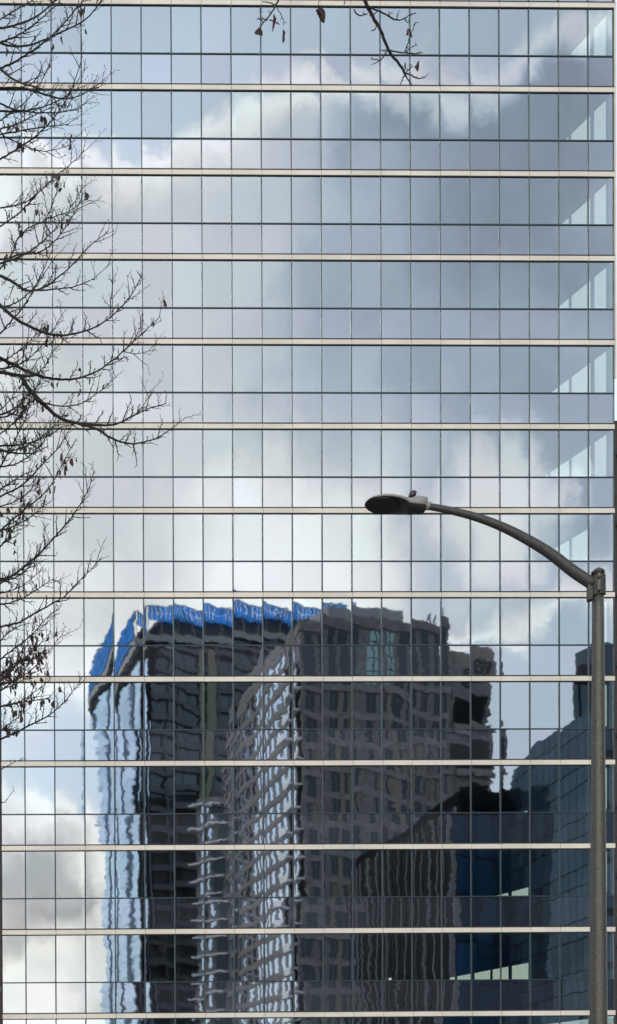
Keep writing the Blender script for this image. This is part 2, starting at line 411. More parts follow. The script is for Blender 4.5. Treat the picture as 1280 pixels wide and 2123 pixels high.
# --- stone tower
A = refl(624, 1283, 170); hS = A.z
B = refl(934, 1285, 171); Cc = refl(478, 1480, 206)
E_ = (B.x + (Cc.x - A.x), B.y + (Cc.y - A.y))
st = thing('stone_apartment_tower', 'brown stone apartment tower with tall windows, mirrored in the middle of the lower panes', 'building', ((A.x + B.x) / 2, A.y - 12, 0))
prism('wall', st, 'stone', [(A.x, A.y), (B.x, B.y), E_, (Cc.x, Cc.y)], 0, hS - .8)
fr = Face((A.x, A.y), (B.x, B.y), (0, 1)); le = Face((A.x, A.y), (Cc.x, Cc.y), (-1, 0))
fh = 2.95; nfl = 22
fr.box('parapet', st, 'stone', -.3, fr.L + .3, hS - 1.3, hS, -.5, .25)
le.box('parapet', st, 'stone', -.3, le.L, hS - 1.3, hS, -.5, .12)
fr.box('roof_screen', st, 'bt_grey', fr.L * .20, fr.L * .70, hS, hS + 1.6, -5, -.4)
ztop = hS - 1.5
bays = [(.035, .11), (.175, .235), (.27, .345), (.43, .51), (.56, .62), (.665, .745), (.80, .845), (.90, .965)]
# top storey: tall windows, two of them pale green
for k, (a, b) in enumerate(bays):
    g = k in (3, 4)
    fr.box('tall_window', st, 'twin_green' if g else 'twin', a * fr.L, b * fr.L, ztop - 6.4, ztop, .02, .08)
    if g:
        for q in range(3): fr.box('window_rail', st, 'jamb', a * fr.L, b * fr.L, ztop - 1.5 - q * 1.8, ztop - 1.4 - q * 1.8, .08, .14)
        fr.box('window_rail', st, 'jamb', (a + b) / 2 * fr.L - .05, (a + b) / 2 * fr.L + .05, ztop - 6.4, ztop, .141, .17)
piers = [0.] + [x for ab in bays for x in ab] + [1.]
for k in range(0, len(piers), 2):
    fr.box('pier', st, 'stone_tan' if k in (4, 10) else 'stone', piers[k] * fr.L, piers[k + 1] * fr.L, 0, ztop - 6.5, .0, .17)
zz = ztop - 6.6; k = 0; fhF = 3.45
while zz > 12:
    fr.box('spandrel', st, 'stone_light', .05, fr.L - .05, zz - .95, zz - .05, .0, .20 if k % 3 else .32)
    for q, (a, b) in enumerate(bays):
        if random.random() < .35:
            m_ = a + (b - a) * random.choice((.3, .5, .62))
            fr.box('window', st, 'twin', a * fr.L, m_ * fr.L, zz - fhF, zz - .95, .02, .09)
            fr.box('window_blind', st, 'stone_tan', m_ * fr.L + .05, b * fr.L, zz - fhF, zz - .95, .02, .07)
        else: fr.box('window', st, 'twin', a * fr.L, b * fr.L, zz - fhF, zz - .95, .02, .09)
        fr.box('window_mullion', st, 'stone', (a + b) / 2 * fr.L - .05, (a + b) / 2 * fr.L + .05, zz - fhF, zz - .95, .09, .14)
    zz -= fhF; k += 1
# left side: bright strips between piers, sloping away
nb_ = 9
for k in range(nfl):
    z1 = ztop - k * fh
    le.box('side_band', st, 'stone', 3.4, le.L, z1 - .9, z1, 0, .22)
for q in range(nb_):
    u0 = 4.6 + q * (le.L - 5.) / nb_
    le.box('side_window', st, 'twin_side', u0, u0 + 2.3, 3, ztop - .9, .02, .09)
    le.box('pier', st, 'stone', u0 - 1.7, u0 - .1, 0, ztop, 0, .14)
le.box('recess_shade', st, 'jamb', .6, 3.4, 6, ztop - 4, .02, .1)  # black slab on the wall, painted-in shade of the recess behind the balconies
for k in range(1, 20):
    z1 = ztop - 4 - k * fh
    b = le.box('balcony', st, 'balc', .3, 3.9, z1 - .25, z1 + .0, .0, 1.5)
    le.box('balcony_rail', st, 'balc', .3, 3.9, z1 + .0, z1 + .75, 1.42, 1.5)
# lower wing behind with a second stack of balconies
W1 = refl(412, 1660, 212)
wg = Face((Cc.x, Cc.y), (W1.x, W1.y), (-1, 1))
prism('wing', st, 'stone', [(Cc.x, Cc.y), (W1.x, W1.y), (W1.x + 12, W1.y - 8), (E_[0], E_[1])], 0, W1.z)
for k in range(16):
    z1 = W1.z - 1 - k * fh
    wg.box('balcony', st, 'balc', .2, wg.L + .8, z1 - .25, z1, 0, .9)
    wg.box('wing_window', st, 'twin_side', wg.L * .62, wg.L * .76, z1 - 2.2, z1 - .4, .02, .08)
    wg.box('wing_window', st, 'twin', wg.L * .1, wg.L * .45, z1 - 2.6, z1 - .4, .02, .08)
# rounded shoulder to the right with loggias and a round medallion
cen = refl(978, 1375, 174)
hC = cen.z; Lp = refl(926, 1375, 171); Rp = refl(1033, 1375, 171)
rad = (Rp.x - Lp.x) / 2; cxx = (Lp.x + Rp.x) / 2; cyy = Lp.y - rad * .55
foot = [(cxx + rad * a, cyy + rad * b) for a, b in ((-1, 0), (-.95, .42), (-.72, .58), (.72, .58), (.95, .42), (1, 0))]
foot2 = foot + [(cxx + rad, cyy - 14), (cxx - rad, cyy - 14)]
prism('shoulder_tower', st, 'stone', foot2, 0, hC - 1)
small = [(cxx + (x - cxx) * .8, cyy + (y - cyy) * .8) for x, y in foot2]
prism('shoulder_cap', st, 'stone_tan', small, hC - 1, hC + .9)
sf = Face(foot[2], foot[3], (0, 1))
for k in range(18):
    z1 = hC - 5.2 - k * fh * 1.9
    if z1 < 8: break
    for a, b in ((2, 3), (1, 2), (3, 4)):
        f_ = Face(foot[a], foot[b], (0, 1))
        f_.box('loggia_shade', st, 'jamb', .25, f_.L - .25, z1 - 3.6, z1, .02, .1)  # flat black panel in place of the shaded depth of each opening
        f_.box('loggia_rail', st, 'stone_light', .1, f_.L - .1, z1 - 4.3, z1 - 3.4, .0, .7)
med = []
ctr = sf.A + sf.u * (sf.L * .55) + sf.n * .12; ctr.z = hC - 2.2
for r_, rr in ((1.15, .16), (.6, .14)):
    pts = [ctr + sf.u * (r_ * math.cos(t * math.pi / 8)) + Vector((0, 0, r_ * math.sin(t * math.pi / 8))) for t in range(17)]
    tube('medallion', st, 'jamb', pts, [rr] * 17, 5)
# roof masts
for px in (905, 921):
    p = refl(px, 1245, 173)
    tube('mast', st, 'darkconc', [(p.x, p.y - 1, hS - 1), (p.x, p.y - 1, hS + 2.6)], [.14, .12], 6)
    tube('mast_brace', st, 'darkconc', [(p.x - .8, p.y - 1, hS + .9), (p.x, p.y - 1, hS + 2.4)], [.1, .1], 5); tube('mast_brace', st, 'darkconc', [(p.x - .8, p.y - 1, hS + .9), (p.x, p.y - 1, hS + .9)], [.1, .1], 5)
# --- blue crowned tower behind
A = refl(292, 1258, 230); hB = A.z
B = refl(720, 1258, 230); Cc = refl(214, 1440, 264)
bt = thing('blue_crowned_tower', 'tall dark glass tower with bright blue crown, mirrored left of the stone tower', 'building', ((A.x + B.x) / 2, A.y - 15, 0))
zr = hB - 5.2
E_ = (B.x + (Cc.x - A.x), B.y + (Cc.y - A.y))
prism('wall', bt, 'jamb', [(A.x, A.y), (B.x, B.y), E_, (Cc.x, Cc.y)], 0, zr - 1.5)
fr = Face((A.x, A.y), (B.x, B.y), (0, 1)); le = Face((A.x, A.y), (Cc.x, Cc.y), (-1, 0))
# crown: posts, grey parapet and rows of blue panels standing on it
fr.box('parapet', bt, 'bt_grey', -.6, fr.L, zr - 1.3, zr, -.4, .8)
le.box('parapet', bt, 'bt_grey', -.6, le.L, zr - 1.3, zr, -.4, .8)
fr.box('plant_room', bt, 'darkconc', 3.2, fr.L - 1, zr, zr + 3.4, -9, -.6)
n = 36; dx = fr.L / n
for k in range(n):
    for r in range(2):
        fr.box('blue_panel', bt, 'bt_blue', k * dx + .06, (k + 1) * dx - .06, hB - 1.4 * (r + 1) - (.0 if k % 9 < 5 else .25), hB - 1.4 * r - .08, .6, .7)
n = 26; dx = le.L / n
for k in range(n):
    for r in range(3):
        le.box('blue_panel', bt, 'bt_blue', k * dx + .2, (k + 1) * dx - .25, hB - 1.45 * (r + 1), hB - 1.45 * r - .18, .6, .7)
for k in range(12): fr.box('crown_post', bt, 'bt_grey', k * fr.L / 11 - .05, k * fr.L / 11 + .05, zr, hB, .3, .5)
for k in range(12): le.box('crown_post', bt, 'bt_grey', k * le.L / 11 - .1, k * le.L / 11 + .1, zr, hB, .3, .5)
le.box('crown_backing', bt, 'darkconc', 0, le.L, hB - 4.4, hB - .3, .35, .42)
fr.box('crown_rail', bt, 'balc', -.3, fr.L, hB - .1, hB + .12, .3, .8)
le.box('crown_rail', bt, 'balc', -.3, le.L, hB - .1, hB + .12, .3, .8)
fhB = 3.3
for k in range(24):
    z1 = zr - 2.2 - k * fhB
    if z1 < 14: break
    fr.box('slab_edge', bt, 'bt_slab', 1.6, fr.L, z1 - 1.0, z1, .0, .9 if k % 4 else 1.3)
    for q in range(8):
        a = 1.8 + q * 2.7
        m = 'bt_olive' if q == 3 else 'bt_glass'
        if q == 3: fr.box('olive_panel', bt, m, a + .3, a + 2.1, z1 - fhB, z1, .02, 1.34)
        else: fr.box('window', bt, m, a, a + 2.5, z1 - fhB, z1 - 1.0, .02, .1)
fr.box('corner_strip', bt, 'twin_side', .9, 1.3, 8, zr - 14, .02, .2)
for q in range(3):
    fr.box('column', bt, 'bt_slab', 4.4 + q * 8.1, 4.8 + q * 8.1, 8, zr - 1.4, .9, 1.05)
nL = 4; seg = le.L / nL
for q in range(nL):
    for k in range(24):
        z1 = zr - 4 - k * fhB
        if z1 < 10: break
        u0 = q * seg + (1.2 if q % 2 else .2); u1 = (q + 1) * seg - .3
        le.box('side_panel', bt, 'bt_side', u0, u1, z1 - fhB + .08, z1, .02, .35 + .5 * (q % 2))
for k in range(24):
    z1 = zr - 6 - k * fhB
    if z1 < 10: break
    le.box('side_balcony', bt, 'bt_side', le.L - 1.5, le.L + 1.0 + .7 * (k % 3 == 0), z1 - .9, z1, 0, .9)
# --- low building with dark vertical fins and a navy glass front
A = refl(950, 1640, 125); hF = A.z
B = refl(1080, 1640, 125); Cc = refl(742, 1792, 155)
fb = thing('dark_finned_building', 'low dark building with close vertical fins and navy glass front, mirrored before the stone tower', 'building', ((A.x + B.x) / 2, A.y - 6, 0))
prism('wall', fb, 'jamb', [(A.x, A.y), (B.x, B.y), (B.x + (Cc.x - A.x), B.y + (Cc.y - A.y)), (Cc.x, Cc.y)], 0, hF - .6)
fr = Face((A.x, A.y), (B.x, B.y), (0, 1)); le = Face((A.x, A.y), (Cc.x, Cc.y), (-1, 0))
fr.box('parapet', fb, 'jamb', -.2, fr.L, hF - 1.9, hF, -.4, .25); le.box('parapet', fb, 'jamb', -.2, le.L, hF - 1, hF, -.4, .25)
n = 75
for k in range(n):
    if k in (70, 71, 73): continue
    u = .2 + k * (le.L - .4) / n
    le.box('fin', fb, 'fin' if k % 8 else 'bt_grey', u, u + .1, 2, hF - 1 - random.random() * .4, 0, .45 + .15 * random.random())
for k in (70, 71, 73):
    u = .2 + k * (le.L - .4) / n
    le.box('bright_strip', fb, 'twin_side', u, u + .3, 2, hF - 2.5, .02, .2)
for q in range(3):
    for k in range(9):
        z1 = hF - 2.2 - k * 3.9
        if z1 < 4: break
        fr.box('navy_pane', fb, 'navy', q * fr.L / 3 + .07, (q + 1) * fr.L / 3 - .07, z1 - 3.75, z1, .02, .1)
# --- slate building at the right
A = refl(1235, 1462, 105); hG = A.z
Cc = refl(1062, 1592, 122)
sg = thing('slate_panel_building', 'slate grey panelled building with a rooftop box on a mast, mirrored at the lower right', 'building', (A.x + 4, A.y - 8, 0))
prism('wall', sg, 'jamb', [(A.x, A.y), (A.x + 7, A.y + .5), (Cc.x + 9, Cc.y), (Cc.x, Cc.y)], 0, hG - .5)
le = Face((A.x, A.y), (Cc.x, Cc.y), (-1, 0)); fr = Face((A.x, A.y), (A.x + 7, A.y + .5), (0, 1))
ng = 11
for q in range(ng):
    for k in range(9):
        z1 = hG - k * 4.1
        if z1 < 5: break
        le.box('slate_pane', sg, 'slate', q * le.L / ng + .05, (q + 1) * le.L / ng - .05, z1 - 1.35, z1, .02, .10)
        le.box('slate_pane', sg, 'slate', q * le.L / ng + .05, (q + 1) * le.L / ng - .05, z1 - 4.0, z1 - 1.45, .02, .10)
for q in range(4):
    for k in range(9):
        z1 = hG - k * 4.1
        if z1 < 5: break
        fr.box('pale_pane' if q == 1 else 'slate_pane', sg, 'twin_green' if q == 1 else 'slate', q * 1.7 + .1, q * 1.7 + (.9 if q == 1 else 1.6), z1 - 3.5, z1, .02, .12)
p = refl(1208, 1400, 106); q = refl(1240, 1375, 105)
tube('mast', sg, 'jamb', [(p.x, p.y, hG - .5), (p.x, p.y, q.z)], [.1, .1], 8)
box('rooftop_box', sg, 'jamb', ((p.x + q.x) / 2 + .25, p.y, q.z - .45), (q.x - p.x + .9, .8, 1.15), .1)
q2 = refl(1256, 1325, 105)
box('stair_tower', sg, 'slate', (q2.x + 1.2, q2.y - 2, (hG + q2.z) / 2), (2.4, 2.4, q2.z - hG), 0)

# ================================================================== STREET LAMP
P = at(1240.5, 1230, 17.0)                       # pole axis near its top
px_, py_ = P.x, P.y
lamp = thing('street_lamp', 'steel street lamp with long curved arm and flat oval head before the facade', 'street lamp', (px_, py_, 0))
ztp = at(1240.5, 1186, 17.0).z
tube('base_plate', lamp, 'armsteel', [(px_, py_, 0), (px_, py_, .04)], [.24, .24], 16, False)
hand = []
tube('pole', lamp, 'steel', [(px_, py_, .04 + (ztp - .04) * k / 12) for k in range(13)], [.108 - .049 * k / 12 for k in range(13)], 20)
for k in range(4):
    tube('anchor_bolt', lamp, 'armsteel', [(px_ + .18 * math.cos(.8 + k * 1.571), py_ + .18 * math.sin(.8 + k * 1.571), .03), (px_ + .18 * math.cos(.8 + k * 1.571), py_ + .18 * math.sin(.8 + k * 1.571), .12)], [.018, .018], 6)
cap = tube('pole_cap', lamp, 'armsteel', [(px_, py_, ztp - .03), (px_, py_, ztp + .002), (px_, py_, ztp + .004), (px_, py_, ztp + .018), (px_, py_, ztp + .040), (px_, py_, ztp + .056)], [.066, .070, .070, .058, .036, .008], 16)
for s in (-1, 1):
    tube('cap_bolt', cap, 'black', [(px_ + s * .06, py_, ztp - .006), (px_ + s * .092, py_, ztp - .006)], [.006, .005], 6)
W = Vector((.515, .857, 0)); U = Vector((-.857, .515, 0))    # across the arm, along the arm
P0 = Vector((px_, py_, 8))
arm = [(1232, 1212, .074), (1190, 1185, .070), (1145, 1150, .066), (1100, 1122, .062), (1050, 1096, .057), (1000, 1076, .053), (950, 1062, .049), (905, 1052.5, .046), (880, 1049, .045)]
arm = smooth_pts(arm, 4)
tube('arm', lamp, 'armsteel', [at_plane(a, b, P0, W) for a, b, c in arm], [c * .93 for a, b, c in arm], 14)
# bracket clamped round the pole top
br = tube('bracket', lamp, 'armsteel', [(px_, py_, ztp - .30), (px_, py_, ztp - .295), (px_, py_, ztp - .05), (px_, py_, ztp - .045)], [.068, .080, .078, .066], 16, False)
c0 = at_plane(1228, 1213, P0, W)
box('bracket_plate', br, 'armsteel', (px_ + U.x * .085, py_ + U.y * .085, ztp - .215), (.05, .11, .25), math.atan2(U.y, U.x))
box('bracket_rib', br, 'steel', (px_ - W.x * .075, py_ - W.y * .075, ztp - .16), (.03, .03, .24), math.atan2(U.y, U.x))
for dz in (.10, .26):
    q = P0 - W * .085; tube('bracket_bolt', br, 'black', [(q.x, q.y, ztp - dz), (q.x - W.x * .02, q.y - W.y * .02, ztp - dz)], [.016, .016], 6)
# head
T0 = at_plane(885, 1049, P0, W)                  # tail end on the arm
T1 = at_plane(760, 1046, P0, W)
ax = (T1 - T0); LH = ax.length + .02; ax.normalize()
upv = ax.cross(W); upv = upv if upv.z > 0 else -upv
tilt = math.radians(-9); Wt = (W * math.cos(tilt) + upv * math.sin(tilt)); Ut = ax.cross(Wt); Ut = Ut if Ut.z > 0 else -Ut
S = [(0, .050, .055, .050), (.02, .085, .085, .062), (.12, .105, .090, .070), (.20, .118, .082, .078), (.26, .126, .040, .078), (.34, .145, .036, .030),
     (.45, .172, .045, .012), (.58, .190, .052, .010), (.72, .188, .050, .010), (.85, .160, .040, .010), (.93, .120, .028, .008), (.98, .065, .014, .006), (1.0, .02, .004, .003)]
V, Fc, fm = [], [], []
ring = 14
for s, hw, tp, bt_ in S:
    c = T0 + ax * (s * LH)
    pr = [(-1, .0), (-.97, .35), (-.85, .75), (-.5, 1), (0, 1.05), (.5, 1), (.85, .75), (.97, .35), (1, 0), (.94, -.55), (.6, -1), (0, -1), (-.6, -1), (-.94, -.55)]
    for a, b in pr:
        V.append(c + Wt * (a * hw * 1.22) + Ut * ((b * tp * 1.1) if b >= 0 else b * bt_))
for i in range(len(S) - 1):
    for k in range(ring):
        k2 = (k + 1) % ring
        Fc.append((i * ring + k, i * ring + k2, (i + 1) * ring + k2, (i + 1) * ring + k)); fm.append(1 if k in (9, 10, 11, 12) else 0)
Fc.append(tuple(range(ring))); fm.append(0); Fc.append(tuple((len(S) - 1) * ring + k for k in reversed(range(ring)))); fm.append(0)
head = meshobj('lamp_head', lamp, 'housing', V, Fc, True, ['housing', 'under'], fm)
# dark lens plate under the oval
LV, LF = [], []
for lay in (0, 1):
    for k in range(24):
        t = 2 * math.pi * k / 24
        s = .69 + .27 * math.cos(t); hw = .20 * math.sin(t)
        LV.append(T0 + ax * (s * LH) + Wt * hw + Ut * (-.011 - .010 * lay))
LF = [(k, (k + 1) % 24, 24 + (k + 1) % 24, 24 + k) for k in range(24)] + [tuple(range(24)), tuple(range(47, 23, -1))]
meshobj('lens', head, 'black', LV, LF)
pc = T0 + ax * (.275 * LH) - Wt * .02
tube('photocell', head, 'black', [pc + Ut * .03, pc + Ut * .095, pc + Ut * .100, pc + Ut * .175, pc + Ut * .185], [.026, .028, .042, .042, .03], 14)
tube('collar', head, 'housing', [T0 - ax * .045, T0 + ax * .02], [.050, .056], 14)
for s in (-.6, .6):
    q = T0 + ax * (.10 * LH) + Wt * (.1 * s) - Ut * .075
    tube('clamp_bolt', head, 'armsteel', [q, q - Ut * .012], [.010, .010], 6)

# ================================================================== TREES
LEAFM = []
for k in range(6):
    rr = random.Random(k); L = .085 + .03 * rr.random(); wd = .018 + .010 * rr.random(); cv = .02 * rr.uniform(-1, 1)
    V = [(0, 0, 0), (.002, 0, 0), (cv * .3, 0, -.03)]; Fc = [(0, 1, 2)]
    b = 3; n = 5
    for i in range(n + 1):
        t = i / n; ww = wd * math.sin(math.pi * (.08 + .88 * t)) * (1 + .3 * rr.uniform(-1, 1)); z = -.028 - L * t; x = cv * math.sin(t * 3)
        V += [(x - ww, -ww * .8 * rr.uniform(.6, 1.2), z), (x, 0, z - .004), (x + ww * rr.uniform(.6, 1.1), -ww * .7, z)]
    for i in range(n):
        a = b + i * 3
        Fc += [(a, a + 1, a + 4, a + 3), (a + 1, a + 2, a + 5, a + 4)]
    for m in ('leaf', 'leaf_red'):
        me = bpy.data.meshes.new('leaf'); me.from_pydata(V, [], Fc); me.materials.append(M_[m]); LEAFM.append(me)
LEAVES = {}
def leaf(tree, p, rnd, sc=1.):
    LEAVES.setdefault(tree.name, 0)
    if LEAVES[tree.name] >= 298: return
    LEAVES[tree.name] += 1
    o = bpy.data.objects.new('leaf', LEAFM[rnd.randrange(6) * 2 + (1 if rnd.random() < .15 else 0)])
    o.location = p - base_of(tree); o.scale = (sc,) * 3
    o.rotation_euler = (rnd.uniform(-.35, .35), rnd.uniform(-.3, .3), rnd.uniform(0, 6.28)); link(o, tree)
def twigset(tree, branch, pts, rad, rnd, dens, leafp, scale, up=.55, skip=0., th=1.25):
    V, Fc = [], []
    acc = rnd.uniform(0, dens); side = 1
    for i in range(1, len(pts)):
        seg = pts[i] - pts[i - 1]; acc += seg.length
        if i < skip * len(pts): acc = rnd.uniform(0, dens); continue
        while acc > dens:
            acc -= dens * rnd.uniform(.7, 1.3); side = -side
            t = seg.normalized(); perp = t.cross(Vector((0, 1, 0))).normalized() * side
            d = (t * rnd.uniform(.5, 1.1) + perp * rnd.uniform(.4, 1.) + Vector((0, rnd.uniform(-.5, .5), up * rnd.uniform(.1, 1.0)))).normalized()
            Lt = scale * (rnd.random() ** 1.8 * .75 + .16) * (.75 + .5 * i / len(pts))
            p = pts[i - 1] + seg * rnd.random(); q = [p]; n = 5
            bend = Vector((rnd.uniform(-.3, .3), rnd.uniform(-.2, .2), rnd.uniform(0, .55)))
            for k in range(n):
                d = (d + bend * .22 + Vector((rnd.uniform(-.1, .1), rnd.uniform(-.1, .1), rnd.uniform(-.1, .1)))).normalized()
                q.append(q[-1] + d * (Lt / n))
            r0 = th * min(.0050, rad[i] * .6) * (.6 + .5 * min(1, Lt / scale)) + .0008
            tube_geo(V, Fc, q, [r0 * (1 - .6 * k / n) for k in range(n + 1)], 4)
            sd = 1
            for k in range(1, n + 1):                # spurs and sub-twigs
                if rnd.random() < .75:
                    sd = -sd; dd_ = (q[k] - q[k - 1]).normalized()
                    pe = dd_.cross(Vector((0, 1, 0))).normalized() * sd
                    e = (dd_ * .8 + pe * rnd.uniform(.4, 1) + Vector((0, rnd.uniform(-.4, .4), .25))).normalized()
                    ll = Lt * rnd.uniform(.10, .34)
                    m1 = q[k] + e * ll * .5; e2 = (e + Vector((0, 0, rnd.uniform(-.1, .5)))).normalized()
                    tube_geo(V, Fc, [q[k], m1, m1 + e2 * ll * .5], [r0 * .55, r0 * .45, r0 * .3], 4)
                    if rnd.random() < .45 and scale > .1: tube_geo(V, Fc, [m1 + e2 * ll * .5, m1 + e2 * (ll * .5 + .008), m1 + e2 * (ll * .5 + .018)], [.002, .0038, .001], 4)
                    if rnd.random() < leafp * .5: leaf(tree, m1 + e2 * ll * .5, rnd, rnd.uniform(.45, .85))
            if rnd.random() < leafp:
                tip = q[-1]
                for _ in range(rnd.choice((1, 1, 1, 2))):
                    leaf(tree, tip + Vector((rnd.uniform(-.02, .02), rnd.uniform(-.02, .02), rnd.uniform(-.02, 0))), rnd, rnd.uniform(.5, .9))
    if V:
        o = meshobj('twig', branch, 'bark', V, Fc); o['kind'] = 'stuff'
def limb(tree, pxs, w0, w1, depth, rnd, dens=.10, leafp=.25, scale=.22, root=None, up=.55, wob=.35, ppm=None):
    """pxs: plan of the limb as seen; it gets its own depth course"""
    ph = rnd.uniform(0, 6); sl = rnd.uniform(-.3, .3)
    pts = []
    n = len(pxs)
    sp = smooth_pts([(a, b, i / (n - 1)) for i, (a, b) in enumerate(pxs)], 5)
    for a, b, t in sp:
        a += rnd.uniform(-.8, .8); b += rnd.uniform(-.8, .8)
        pts.append(at(a, b, depth + wob * math.sin(ph + 2.2 * t) + sl * t))
    kpx = depth / F
    rad = [(w0 + (w1 - w0) * t) * kpx * .5 for _, _, t in sp]
    if root is not None:
        p0 = pts[0]; d = (pts[1] - pts[0]).normalized(); ctrl = p0 - d * ((root - p0).length * .45)
        pre = []
        for k in range(8):
            t = k / 8; pre.append(root * (1 - t) ** 2 + ctrl * 2 * t * (1 - t) + p0 * t * t)
        pts = pre + pts; rad = [rad[0] * (1 + .9 * (1 - k / 8)) for k in range(8)] + rad
        skip = (8 + 2) / len(pts)
    else: skip = 0
    b = tube('branch', tree, 'bark', pts, rad, 7)
    twigset(tree, b, pts, rad, rnd, dens, leafp, scale, up, skip)
    return pts
DT = 14.0
tb = at(-270, 2300, DT); tree = thing('bare_tree', 'nearly bare tree at the left, its limbs sweeping in over the panes with withered leaves', 'tree', (tb.x, tb.y, 0))
trunk_pts = [Vector((tb.x + .12 * math.sin(k * .7), tb.y + .1 * math.cos(k), 0 + k * 1.3)) for k in range(12)]
tube('trunk', tree, 'bark', trunk_pts, [.20 - .013 * k for k in range(12)], 14)
def troot(y):                                     # where a limb entering the picture at height y leaves the trunk
    z = max(1.8, at(0, y, DT).z - 1.0)
    k = min(10, int(z / 1.3)); f = z / 1.3 - k
    if k >= 10: return trunk_pts[11].copy()
    return trunk_pts[k].lerp(trunk_pts[k + 1], f)
LIMBS = [
 ([(0, 58), (37, 50), (75, 34), (112, 2), (135, -30)], 5, 3, .5), ([(0, 40), (34, 19), (67, 0), (90, -20)], 3.5, 2, .3),
 ([(0, 88), (22, 94), (60, 93), (97, 80), (135, 62), (180, 38), (210, 0), (222, -20)], 5, 2.5, .4),
 ([(0, 142), (37, 124), (75, 99), (101, 79), (131, 49), (172, 0), (182, -20)], 5, 2.5, .3),
 ([(0, 140), (22, 161), (56, 175), (95, 185), (150, 187), (205, 181)], 4.5, 1.5, .3),
 ([(0, 182), (56, 184), (105, 199), (142, 204), (176, 193), (222, 160)], 5, 1.5, .3),
 ([(0, 250), (22, 233), (49, 214), (80, 176), (104, 134)], 3, 1.5, .2),
 ([(0, 330), (37, 307), (75, 281), (109, 247), (139, 204), (161, 150), (171, 116)], 4.5, 1.5, .3),
 ([(0, 279), (56, 268), (97, 262), (142, 257)], 3.5, 1.5, .3), ([(0, 214), (41, 229), (112, 233), (161, 225), (187, 204)], 3.5, 1.2, .3),
 ([(0, 270), (11, 283), (49, 300), (86, 313), (124, 307), (150, 298)], 3, 1.2, .4),
 ([(0, 470), (40, 440), (79, 400), (112, 367), (150, 337), (174, 311)], 3.5, 1.5, .4),
 ([(0, 430), (30, 426), (60, 415), (82, 396), (110, 372)], 3.5, 1.5, .3),
 ([(0, 557), (22, 531), (37, 494), (60, 471), (94, 454), (116, 400), (124, 372)], 4, 1.5, .3),
 ([(22, 533), (49, 526), (82, 522), (112, 501), (142, 462), (165, 419), (172, 400)], 4, 1.5, .4),
 ([(94, 454), (120, 446), (144, 437), (166, 420), (190, 405)], 2.5, 1.2, .5),
 ([(0, 571), (26, 584), (49, 599), (71, 602), (109, 584), (150, 548), (187, 509), (225, 479)], 6, 1.6, .4),
 ([(71, 602), (116, 599), (157, 593), (195, 576), (230, 544)], 3.5, 1.3, .5),
 ([(0, 692), (26, 662), (49, 636), (71, 599), (94, 550), (110, 512)], 4, 1.6, .2),
 ([(0, 632), (30, 659), (67, 679), (112, 694), (157, 691), (202, 676), (244, 644), (270, 614), (296, 569)], 6.5, 1.6, .35),
 ([(228, 655), (231, 615), (233, 575)], 2, 1.2, .6),
 ([(0, 741), (37, 760), (75, 777), (120, 786), (161, 784), (202, 769), (240, 741), (277, 707), (333, 655)], 7, 1.8, .35),
 ([(75, 777), (95, 755), (112, 725), (140, 700)], 3, 1.3, .4), ([(255, 728), (285, 733), (322, 724)], 2, 1., .5),
 ([(277, 707), (290, 680), (298, 650)], 2, 1., .4),
 ([(0, 771), (52, 779), (86, 777)], 8, 3, .3),
 ([(45, 779), (58, 804), (94, 841), (124, 866), (161, 877), (202, 881), (240, 879), (277, 862), (307, 847), (345, 836)], 9, 2, .4),
 ([(161, 877), (202, 890), (232, 909), (277, 920), (322, 909), (356, 888), (384, 866)], 5.5, 1.5, .35),
 ([(71, 825), (105, 839), (150, 841), (176, 832), (221, 800), (240, 780)], 3.5, 1.2, .35),
 ([(277, 862), (298, 840), (320, 803)], 2.5, 1., .4),
 ([(0, 969), (19, 935), (49, 875), (67, 822), (80, 790)], 4, 1.5, .4), ([(0, 931), (30, 939), (71, 939), (100, 925)], 5, 1.5, .9),
 ([(0, 1029), (45, 1006), (86, 965), (124, 924), (154, 871)], 4.5, 1.5, .8), ([(0, 1100), (45, 1062), (94, 1021), (120, 980), (157, 909)], 4.5, 1.5, .8),
 ([(0, 1209), (37, 1186), (75, 1154), (116, 1111), (150, 1070), (180, 1021), (195, 976)], 5.5, 1.5, .6),
 ([(0, 1134), (22, 1107), (41, 1070), (60, 1040)], 4, 1.5, .8), ([(0, 1050), (30, 1040), (58, 1020), (90, 985)], 3, 1.2, .9),
 ([(0, 900), (25, 880), (50, 850), (62, 815)], 3, 1.2, .7), ([(0, 850), (20, 830), (40, 800)], 3, 1.2, .5),
 ([(0, 1299), (35, 1292), (70, 1273), (112, 1249), (134, 1237), (157, 1212), (187, 1182), (212, 1154)], 5, 1.5, .6),
 ([(0, 1230), (30, 1222), (60, 1205), (86, 1180)], 3, 1.2, .6),
 ([(0, 1367), (35, 1341), (66, 1317), (98, 1280), (122, 1263)], 4, 1.5, .8), ([(0, 1402), (30, 1376), (66, 1367), (98, 1348)], 4, 1.5, .9),
 ([(0, 1330), (20, 1310), (50, 1295), (80, 1290)], 3, 1.2, .8),
 ([(0, 1465), (35, 1458), (70, 1437), (105, 1409)], 4, 1.2, .8), ([(0, 1430), (30, 1420), (55, 1405), (90, 1385)], 3, 1.2, .8),
 ([(0, 1533), (28, 1521), (59, 1505), (94, 1488), (122, 1467), (145, 1442), (171, 1402)], 5, 1.5, .5),
 ([(0, 1517), (14, 1505), (40, 1484), (56, 1451)], 3, 1.2, .8), ([(0, 1597), (28, 1582), (49, 1572)], 2, 1., .1),
 ([(0, 1668), (12, 1660), (28, 1641)], 1.8, 1., .0)]
rnd = random.Random(11)
rx = random.Random(21)
